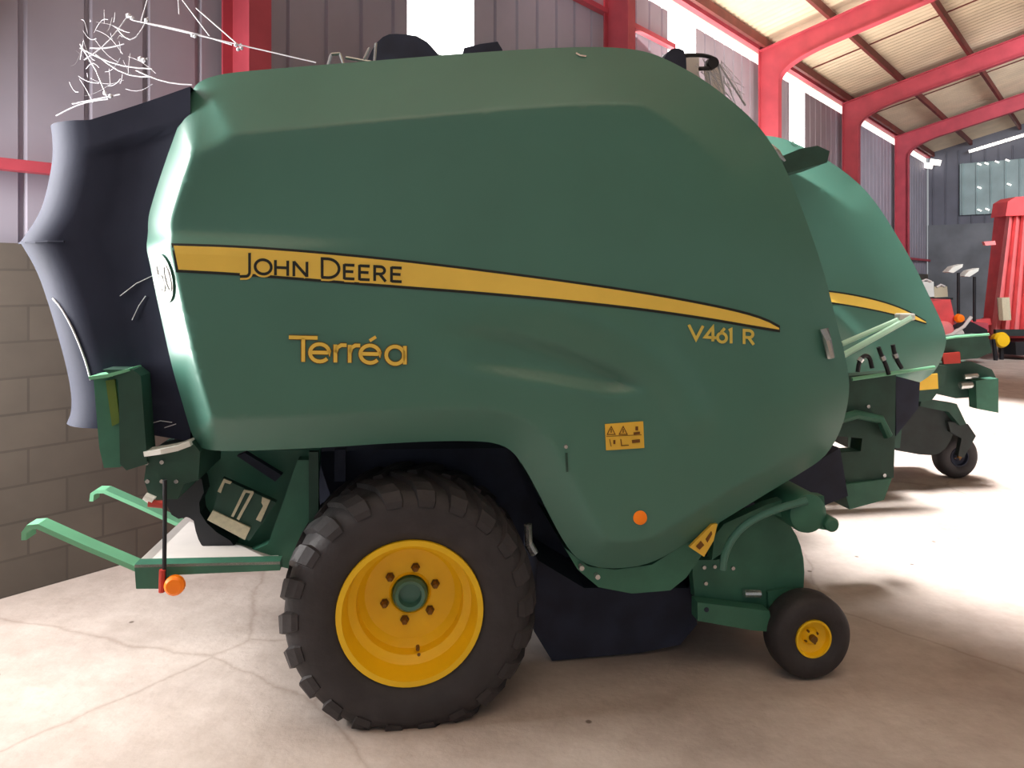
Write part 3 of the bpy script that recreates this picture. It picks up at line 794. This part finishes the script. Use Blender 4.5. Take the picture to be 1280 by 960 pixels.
m1 = MB(); m1.disc(L3(892, 78, .38), .03, 0, .05, 16); m1.build('guide_roller', M['hose'], root)
for poly in ([(852, 72), (874, 70), (874, 100), (858, 92)], [(880, 86), (898, 84), (906, 118), (884, 108)]):
    m1 = MB(); m1.prism(PX(poly, .5), .5, .51); 
    m1.build('plastic_sheet', M['plate'], root)

# ================================================================== SECOND BALER
def copy_tree(o, parent, skip=()):
    c = o.copy(); COL.objects.link(c); c.parent = parent
    for ch in list(o.children):
        if ch.name.split('.')[0] in skip: continue
        copy_tree(ch, c, skip)
    return c
SKIP = ('plate_bolt', 'bumper_bolt', 'rear_bumper', 'bumper_highlight', 'jack_stay', 'stay_clamp', 'hydraulic_hose', 'front_latch', 'upper_latch', 'drawbar', 'parking_foot', 'hitch_box', 'drawbar_pipe', 'drawbar_rail',
        'drawbar_bolt', 'plastic_sheet', 'guide_loop', 'guide_roller', 'exhaust_cap', 'roof_bracket', 'roof_rail', 'roof_cover', 'speed_disc', 'speed_numerals', 'ramp_bar', 'bale_ramp', 'marker_stalk', 'lamp_bracket',
        'label_plate', 'rubber_flap', 'curtain_crease', 'gauge_wheel', 'gauge_wheel_arm', 'gauge_wheel_bracket', 'pickup_side_plate', 'pickup_drum', 'windguard_pipe', 'windguard_arm', 'crop_roller',
        'roller_end_cap', 'roller_link', 'adjuster', 'arm_pivot', 'reel_and_shade', 'underbody', 'belly_skirt', 'warning_triangle', 'triangle_print', 'grease_fitting', 'yellow_stripe', 'stripe_border', 'brand_halo', 'brand_lettering', 'model_lettering', 'model_lettering_edge', 'number_lettering', 'warning_sticker', 'orange_reflector')
R2 = math.radians(8); O2 = Vector((1.62, 6.27, 0)); S2 = 1.04
r2 = copy_tree(root, None, SKIP)
r2.name = 'round_baler.001'; r2.location = O2; r2.rotation_euler = (0, 0, R2); r2.scale = (S2, S2, S2)
r2['label'] = 'second dark green round baler standing partly hidden behind the front of the big one'
EX2 = Vector((math.cos(R2), math.sin(R2), 0)); EY2 = Vector((-math.sin(R2), math.cos(R2), 0))
def W3(px, py, Y): return Vector(((px-CX)/F*Y, Y, 2-(py-HY)/F*Y))
def B2(px, py, Y):
    p = (W3(px, py, Y)-O2)/S2; return (p.dot(EX2), p.dot(EY2), p.z)
def prism2(poly, Y, th, name, m, par=None):
    mb = MB(); A = [mb.bm.verts.new(B2(px, py, Y)) for px, py in poly]; B = []
    dv = Vector((Vector((0, 1, 0)).dot(EX2), Vector((0, 1, 0)).dot(EY2), 0))*th
    B = [mb.bm.verts.new(v.co+dv) for v in A]; n = len(A)
    mb.bm.faces.new(A); mb.bm.faces.new(B[::-1])
    for i in range(n): mb.bm.faces.new((A[i], B[i], B[(i+1) % n], A[(i+1) % n]))
    return mb.build(name, M[m], par or r2)
def tube2(pts, Y, r, name, m, par=None):
    return MB().tube([B2(px, py, Y) for px, py in pts], r, 8).build(name, M[m], par or r2, True)
p2 = [o for o in r2.children if o.name.startswith('side_panel') and o.scale.y > 0][0]
def lean(me):
    me = me.copy()
    for v in me.vertices:
        if v.co.z > 1.42: v.co.x -= .26*(v.co.z-1.42)
    return me
pm = lean(p2.data)
for o in r2.children:
    k_ = o.name.split('.')[0]
    if k_ == 'side_panel': o.data = pm
    elif k_ == 'body_shell': o.data = lean(o.data)
FR[:] = [O2, EX2, EY2, S2]
sx_ = lambda pl: [(a+.26*max(0, 2-(b-HY)/F*6.5-1.42*S2)*146, b) for a, b in pl]
A2 = chaik([(975, 360), (1037, 364.5), (1090, 374), (1130, 387), (1157, 402.5)], 2); B2_ = chaik([(975, 369), (1037, 377), (1090, 386), (1130, 395.5), (1157, 403.5)], 2)
A2, B2_ = sx_(A2), sx_(B2_)
m1 = MB(); strip(m1, A2, B2_, .006, 30); o = m1.build('yellow_stripe', M['stripe'], p2); o.data = lean(o.data)
m1 = MB(); strip(m1, [(a, b-2) for a, b in A2], [(a, b+2) for a, b in B2_], .004, 30); o = m1.build('stripe_border', M['black'], p2); o.data = lean(o.data)
FR[:] = [BO, EX, EY, 1.0]
prism2([(1060, 470), (1165, 455), (1185, 458), (1180, 480), (1165, 500), (1130, 505), (1125, 560), (1060, 560)], 7.2, .8, 'lower_frame', 'dgreen')
prism2([(1145, 470), (1172, 467), (1173, 486), (1148, 488)], 7.12, .02, 'warning_sticker', 'amber')
prism2([(1165, 428), (1195, 422), (1235, 419), (1240, 440), (1222, 448), (1170, 452)], 7.3, .25, 'hose_box', 'dgreen')
tube2([(1158, 427), (1195, 421), (1236, 418)], 7.28, .012, 'box_lit_edge', 'mint')  # pale tube paints the lit top edge of the box
prism2([(1178, 442), (1200, 440), (1201, 454), (1180, 455)], 7.25, .03, 'red_reflector', 'redplastic')
prism2([(1165, 455), (1215, 452), (1240, 462), (1248, 478), (1222, 496), (1195, 498), (1160, 490)], 7.5, .3, 'drawbar', 'dgreen')
tube2([(1205, 471), (1222, 470)], 7.4, .025, 'hitch_pin', 'chrome')
tube2([(1200, 482), (1215, 481)], 7.4, .035, 'hitch_pin', 'chrome')
tube2([(1222, 483), (1242, 480)], 7.4, .014, 'hitch_pin', 'chrome')
prism2([(1220, 476), (1248, 473), (1248, 516), (1221, 511)], 7.35, .12, 'parking_foot', 'green2')
prism2(chaik([(1118, 520), (1128, 500), (1150, 497), (1175, 506), (1195, 522), (1192, 545), (1178, 566), (1160, 570), (1120, 563)], 1), 7.55, .6, 'pickup', 'tealdark')
prism2([(1152, 498), (1196, 505), (1208, 530), (1200, 532), (1186, 515), (1150, 508)], 7.45, .1, 'pickup_arm', 'dgreen')
prism2([(1185, 527), (1210, 530), (1220, 545), (1205, 572), (1198, 570), (1202, 548), (1188, 540)], 7.5, .06, 'wheel_fork', 'tealdark')
g2 = gw.copy(); COL.objects.link(g2); g2.parent = r2; g2.location = B2(1200, 569.5, 7.66); g2.location.z = .215
for ch in gw.children:
    c = ch.copy(); COL.objects.link(c); c.parent = g2
g2.data = gw.data.copy(); g2.data.materials[0] = M['dark']
prism2([(975, 196), (1000, 186), (1022, 182), (1037, 189), (1034, 203), (985, 216)], 5.75, .5, 'roof_cover', 'dgreen')

# ================================================================== RED MACHINES AT THE BACK
def wprism(root_, poly, Y, th, name, m):
    mb = MB(); o = root_.location
    A = [mb.bm.verts.new(W3(px, py, Y)-o) for px, py in poly]; B = [mb.bm.verts.new(v.co+Vector((0, th, 0))) for v in A]; n = len(A)
    mb.bm.faces.new(A); mb.bm.faces.new(B[::-1])
    for i in range(n): mb.bm.faces.new((A[i], B[i], B[(i+1) % n], A[(i+1) % n]))
    return mb.build(name, M[m], root_)
def wtube(root_, pts, Y, r, name, m, seg=8):
    return MB().tube([W3(px, py, Y)-root_.location for px, py in pts], r, seg).build(name, M[m], root_, True)
rm = empty('folding_mower', (13.6, 19.5, 0)); YM = 19.5
tag(rm, 'tall red mower folded upright at the right edge, before the dark end wall', 'mower')
mb = MB()
topx = [(1258+i*4.5, 268-i*.6) for i in range(12)]; botx = [(1238+i*6, 418-i*.3) for i in range(12)]
A = [mb.bm.verts.new(W3(a, b, YM+(-.12 if i % 2 else .1))-rm.location) for i, (a, b) in enumerate(topx)]
B = [mb.bm.verts.new(W3(a, b, YM+(-.16 if i % 2 else .1))-rm.location) for i, (a, b) in enumerate(botx)]
for i in range(11): mb.bm.faces.new((A[i], A[i+1], B[i+1], B[i]))
mb.build('side_curtain', M['redlight'], rm)
wprism(rm, [(1260, 252), (1270, 246), (1310, 244), (1312, 268), (1257, 270)], YM-.2, .6, 'top_cap', 'red')
wprism(rm, [(1258, 270), (1308, 268), (1310, 415), (1242, 418)], YM+.2, .5, 'mower_deck', 'red')
wprism(rm, [(1236, 398), (1300, 402), (1300, 440), (1262, 438), (1240, 425)], YM+.7, .3, 'lower_frame', 'red')
wprism(rm, [(1205, 402), (1238, 398), (1240, 406), (1206, 408)], YM, .15, 'linkage_arm', 'red')
wprism(rm, [(1245, 412), (1300, 412), (1300, 420), (1245, 420)], YM-.3, .1, 'dark_bar', 'tealdark')
wprism(rm, [(1230, 302), (1244, 301), (1245, 306), (1232, 307)], YM-.1, .1, 'hinge_pin', 'redlight')
p = W3(1252, 425, YM-.4)-rm.location
MB().lathe([(0, -.1), (.16, -.08), (.2, .0), (.16, .2), (0, .25)], p, 20).build('yellow_cap', M['yellow'], rm, True)
wtube(rm, [(1242, 424), (1246, 466)], YM-.4, .05, 'support_leg', 'hose'); wtube(rm, [(1252, 428), (1252, 470)], YM-.2, .05, 'support_leg', 'hose')
wtube(rm, [(1254, 372), (1256, 400)], YM-.3, .14, 'lamp_unit', 'cream')
wtube(rm, [(1275, 425), (1276, 441)], YM, .5, 'wheel', 'hose')

rt = empty('hay_tedder', (10.6, 18.3, 0)); YT = 18.3
tag(rt, 'low red farm implement with twin white topped posts, left of the tall red mower', 'implement')
wprism(rt, [(1164, 376), (1188, 374), (1194, 400), (1182, 428), (1162, 428)], YT, .9, 'gearbox', 'red')
wprism(rt, [(1160, 405), (1235, 404), (1236, 414), (1160, 418)], YT+.3, .5, 'main_beam', 'steel')
p = W3(1181, 413, YT-.1)-rt.location
MB().lathe([(0, -.12), (.15, -.1), (.22, 0), (.22, .2), (0, .2)], p, 20).build('rotor_hub', M['redlight'], rt, True)
p = W3(1200, 398, YT-.1)-rt.location
MB().lathe([(0, -.06), (.09, -.04), (.11, .06), (0, .06)], p, 16).build('amber_lamp', M['orange'], rt, True)
for (x1, y1) in ((1190, 337), (1210, 342)):
    post = wtube(rt, [(x1+8, y1+4), (x1+8, 402)], YT, .035, 'post', 'hose')
    wprism(rt, [(x1-5, y1+3), (x1+2, y1-4), (x1+14, y1-7), (x1+13, y1-3), (x1+2, y1+4)], YT-.05, .25, 'post_top', 'white').parent = post
wtube(rt, [(1170, 424), (1190, 418), (1205, 408), (1214, 396)], YT-.3, .04, 'curved_bar', 'plate')
wprism(rt, [(1195, 412), (1214, 402), (1234, 412), (1236, 424), (1196, 426)], YT-.1, .4, 'tine_guard', 'hose')
p = W3(1200, 418, YT-.3)-rt.location
MB().lathe([(0, 0), (.1, .0), (.14, .06), (0, .1)], p, 16).build('hub_cap', M['plate'], rt, True)
wtube(rt, [(1172, 424), (1172, 443)], YT+.2, .3, 'wheel', 'hose'); wtube(rt, [(1222, 424), (1222, 441)], YT+.2, .3, 'wheel', 'hose')
for i, poly in enumerate(([(1148, 352), (1167, 352), (1168, 371), (1150, 372)], [(1168, 359), (1184, 358), (1185, 371), (1168, 372)])):
    e = empty('seed_bag', W3((poly[0][0]+poly[1][0])/2, poly[2][1], 21.4))
    wprism(e, poly, 21.4, .4, 'bag_body', 'white' if i == 0 else 'cream')
    mb = MB(); q = W3(poly[0][0]+3, poly[0][1], 21.38)-e.location; q2 = W3(poly[1][0]-3, poly[1][1], 21.38)-e.location
    mb.tube([q, (q+q2)/2+Vector((0, 0, .06)), q2], .03, 6); mb.build('bag_seam', M['plate'], e)
    tag(e, ['larger white bag on the dark pallet box beyond the second baler', 'smaller cream bag on the dark pallet box, right of the white one'][i], 'bag')
pb = empty('pallet_box', W3(1166, 400, 21.4)*1.0); pb.location.z = 0
MB().box((0, .3, .735), (1.0, .7, 1.47), None, .03).build('crate', M['dark'], pb)
MB().box((0, .3, 1.495), (1.05, .75, .05)).build('lid', M['tealdark'], pb)
tag(pb, 'dark box with two pale bags on it, behind the low red implement', 'box')

# ================================================================== COBWEBS
def thread(mb, a, b, Y1, Y2, sag=0., r=.0022):
    p = W3(a[0], a[1], Y1); q = W3(b[0], b[1], Y2)
    mb.tube([p.lerp(q, t)-Vector((0, 0, sag*math.sin(PI*t))) for t in (0, .2, .4, .6, .8, 1)], r, 4, False)
mb = MB(); YB = 4.0
for a, b, s in (((190, -20), (176, 28), 0), ((222, -20), (224, 18), 0), ((228, 0), (262, 45), .0), ((245, 10), (300, 58), 0), ((165, 25), (395, 78), -.0), ((180, 28), (290, 56), -.01),
                ((100, 55), (120, 88), 0), ((120, 88), (135, 124), 0), ((100, 60), (190, 86), .03), ((105, 75), (160, 20), .03), ((112, 60), (155, 55), .01), ((135, 124), (70, 145), -.02), ((150, 118), (90, 130), 0), ((170, 88), (240, 106), .02), ((190, 150), (222, 165), -.01), ((120, 68), (190, 96), .04), ((148, 38), (185, 22), .08)):
    thread(mb, a, b, YB, YB, s, .0035)
for i in range(34):
    a = (random.uniform(95, 165), random.uniform(25, 130)); b = (a[0]+random.uniform(-35, 45), a[1]+random.uniform(-20, 30))
    thread(mb, a, b, YB+random.uniform(-.2, .2), YB+random.uniform(-.2, .2), random.uniform(-.03, .03), .0013)
for i in range(14):
    cx, cy = random.choice(((165, 22), (185, 25), (120, 60), (135, 120), (298, 58), (240, 42), (180, 75)))
    bmesh.ops.create_icosphere(mb.bm, subdivisions=1, radius=random.uniform(.006, .016), matrix=Matrix.Translation(W3(cx+random.uniform(-5, 5), cy+random.uniform(-4, 4), YB)))
o = mb.build('cobweb', M['silk']); tag(o, 'tangled dusty cobweb hanging above the dark rear curtain of the front baler', 'cobweb', kind='stuff')
mb = MB()
for i in range(26):
    a = (random.uniform(868, 905), random.uniform(72, 92)); b = (random.uniform(880, 932), random.uniform(100, 135)) ; 
    b = (max(a[0]+2, b[0]), b[1])
    thread(mb, a, b, 3.95, 3.95, random.uniform(-.01, .02), .0016)
for a, b in (((898, 80), (906, 118)), ((899, 80), (932, 132)), ((886, 90), (889, 108)), ((830, 68), (826, 78))): thread(mb, a, b, 3.95, 3.95, 0, .006)
o = mb.build('cobweb.001', M['silk']); tag(o, 'small grey cobweb strands on the curved front top edge of the front baler', 'cobweb', kind='stuff')

# ================================================================== LIGHT
w = bpy.data.worlds.new('world'); SC.world = w; w.use_nodes = True
bg = w.node_tree.nodes['Background']; bg.inputs[0].default_value = (.93, .96, 1, 1); bg.inputs[1].default_value = .4
def area(name, loc, target, sx, sy, power, col=(1, 1, 1), spread=180):
    l = bpy.data.lights.new(name, 'AREA'); l.shape = 'RECTANGLE'; l.size = sx; l.size_y = sy; l.energy = power; l.color = col; l.spread = math.radians(spread)
    o = bpy.data.objects.new(name, l); COL.objects.link(o); o.location = loc
    o.rotation_euler = (Vector(target)-Vector(loc)).to_track_quat('-Z', 'Y').to_euler(); return o
area('doorway_light_left', (-3.6, 3.35, 2.3), (0, 3.75, 1.0), 1.1, 2.8, 235, (1, .97, .93))
area('rear_band_fill', (-3.5, 3.45, 2.1), (0, 3.5, 2.1), .8, 1.8, 18, (1, .99, .96), 55)  # added narrow lamp to brighten the rear edge band, not an opening
en = Vector((.81, .59, 0)); ed = Vector((.59, -.81, 0)); c0 = Vector((2.5, 4.9, 0)) + en*4.6 - ed*1.0
l = area('floor_patch_fill', (c0.x, c0.y, 6.2), (c0.x, c0.y, 0), 9, 11, 1000, (1, .97, .95), 15)  # added overhead lamp shaping the bright floor patch, not a real rooflight
l.rotation_euler = (0, 0, math.atan2(en.y, en.x))
area('ceiling_fill', (2, 14, 5.5), (3, 14, 8), 6, 10, 750, (1, .93, .82), 160)  # added upward lamp that brightens the ceiling
area('overhead_fill', (1, -2.5, 4.5), (1, -1.5, 9), 5, 4, 700, (.95, .98, 1), 160)  # added unseen lamp, lights the ceiling so it fills from above
area('end_wall_fill', (13, 12, 6.5), (17, 22, 3), 4, 3, 500, (.95, .97, 1), 120)  # added fill lamp lifting the dark end wall
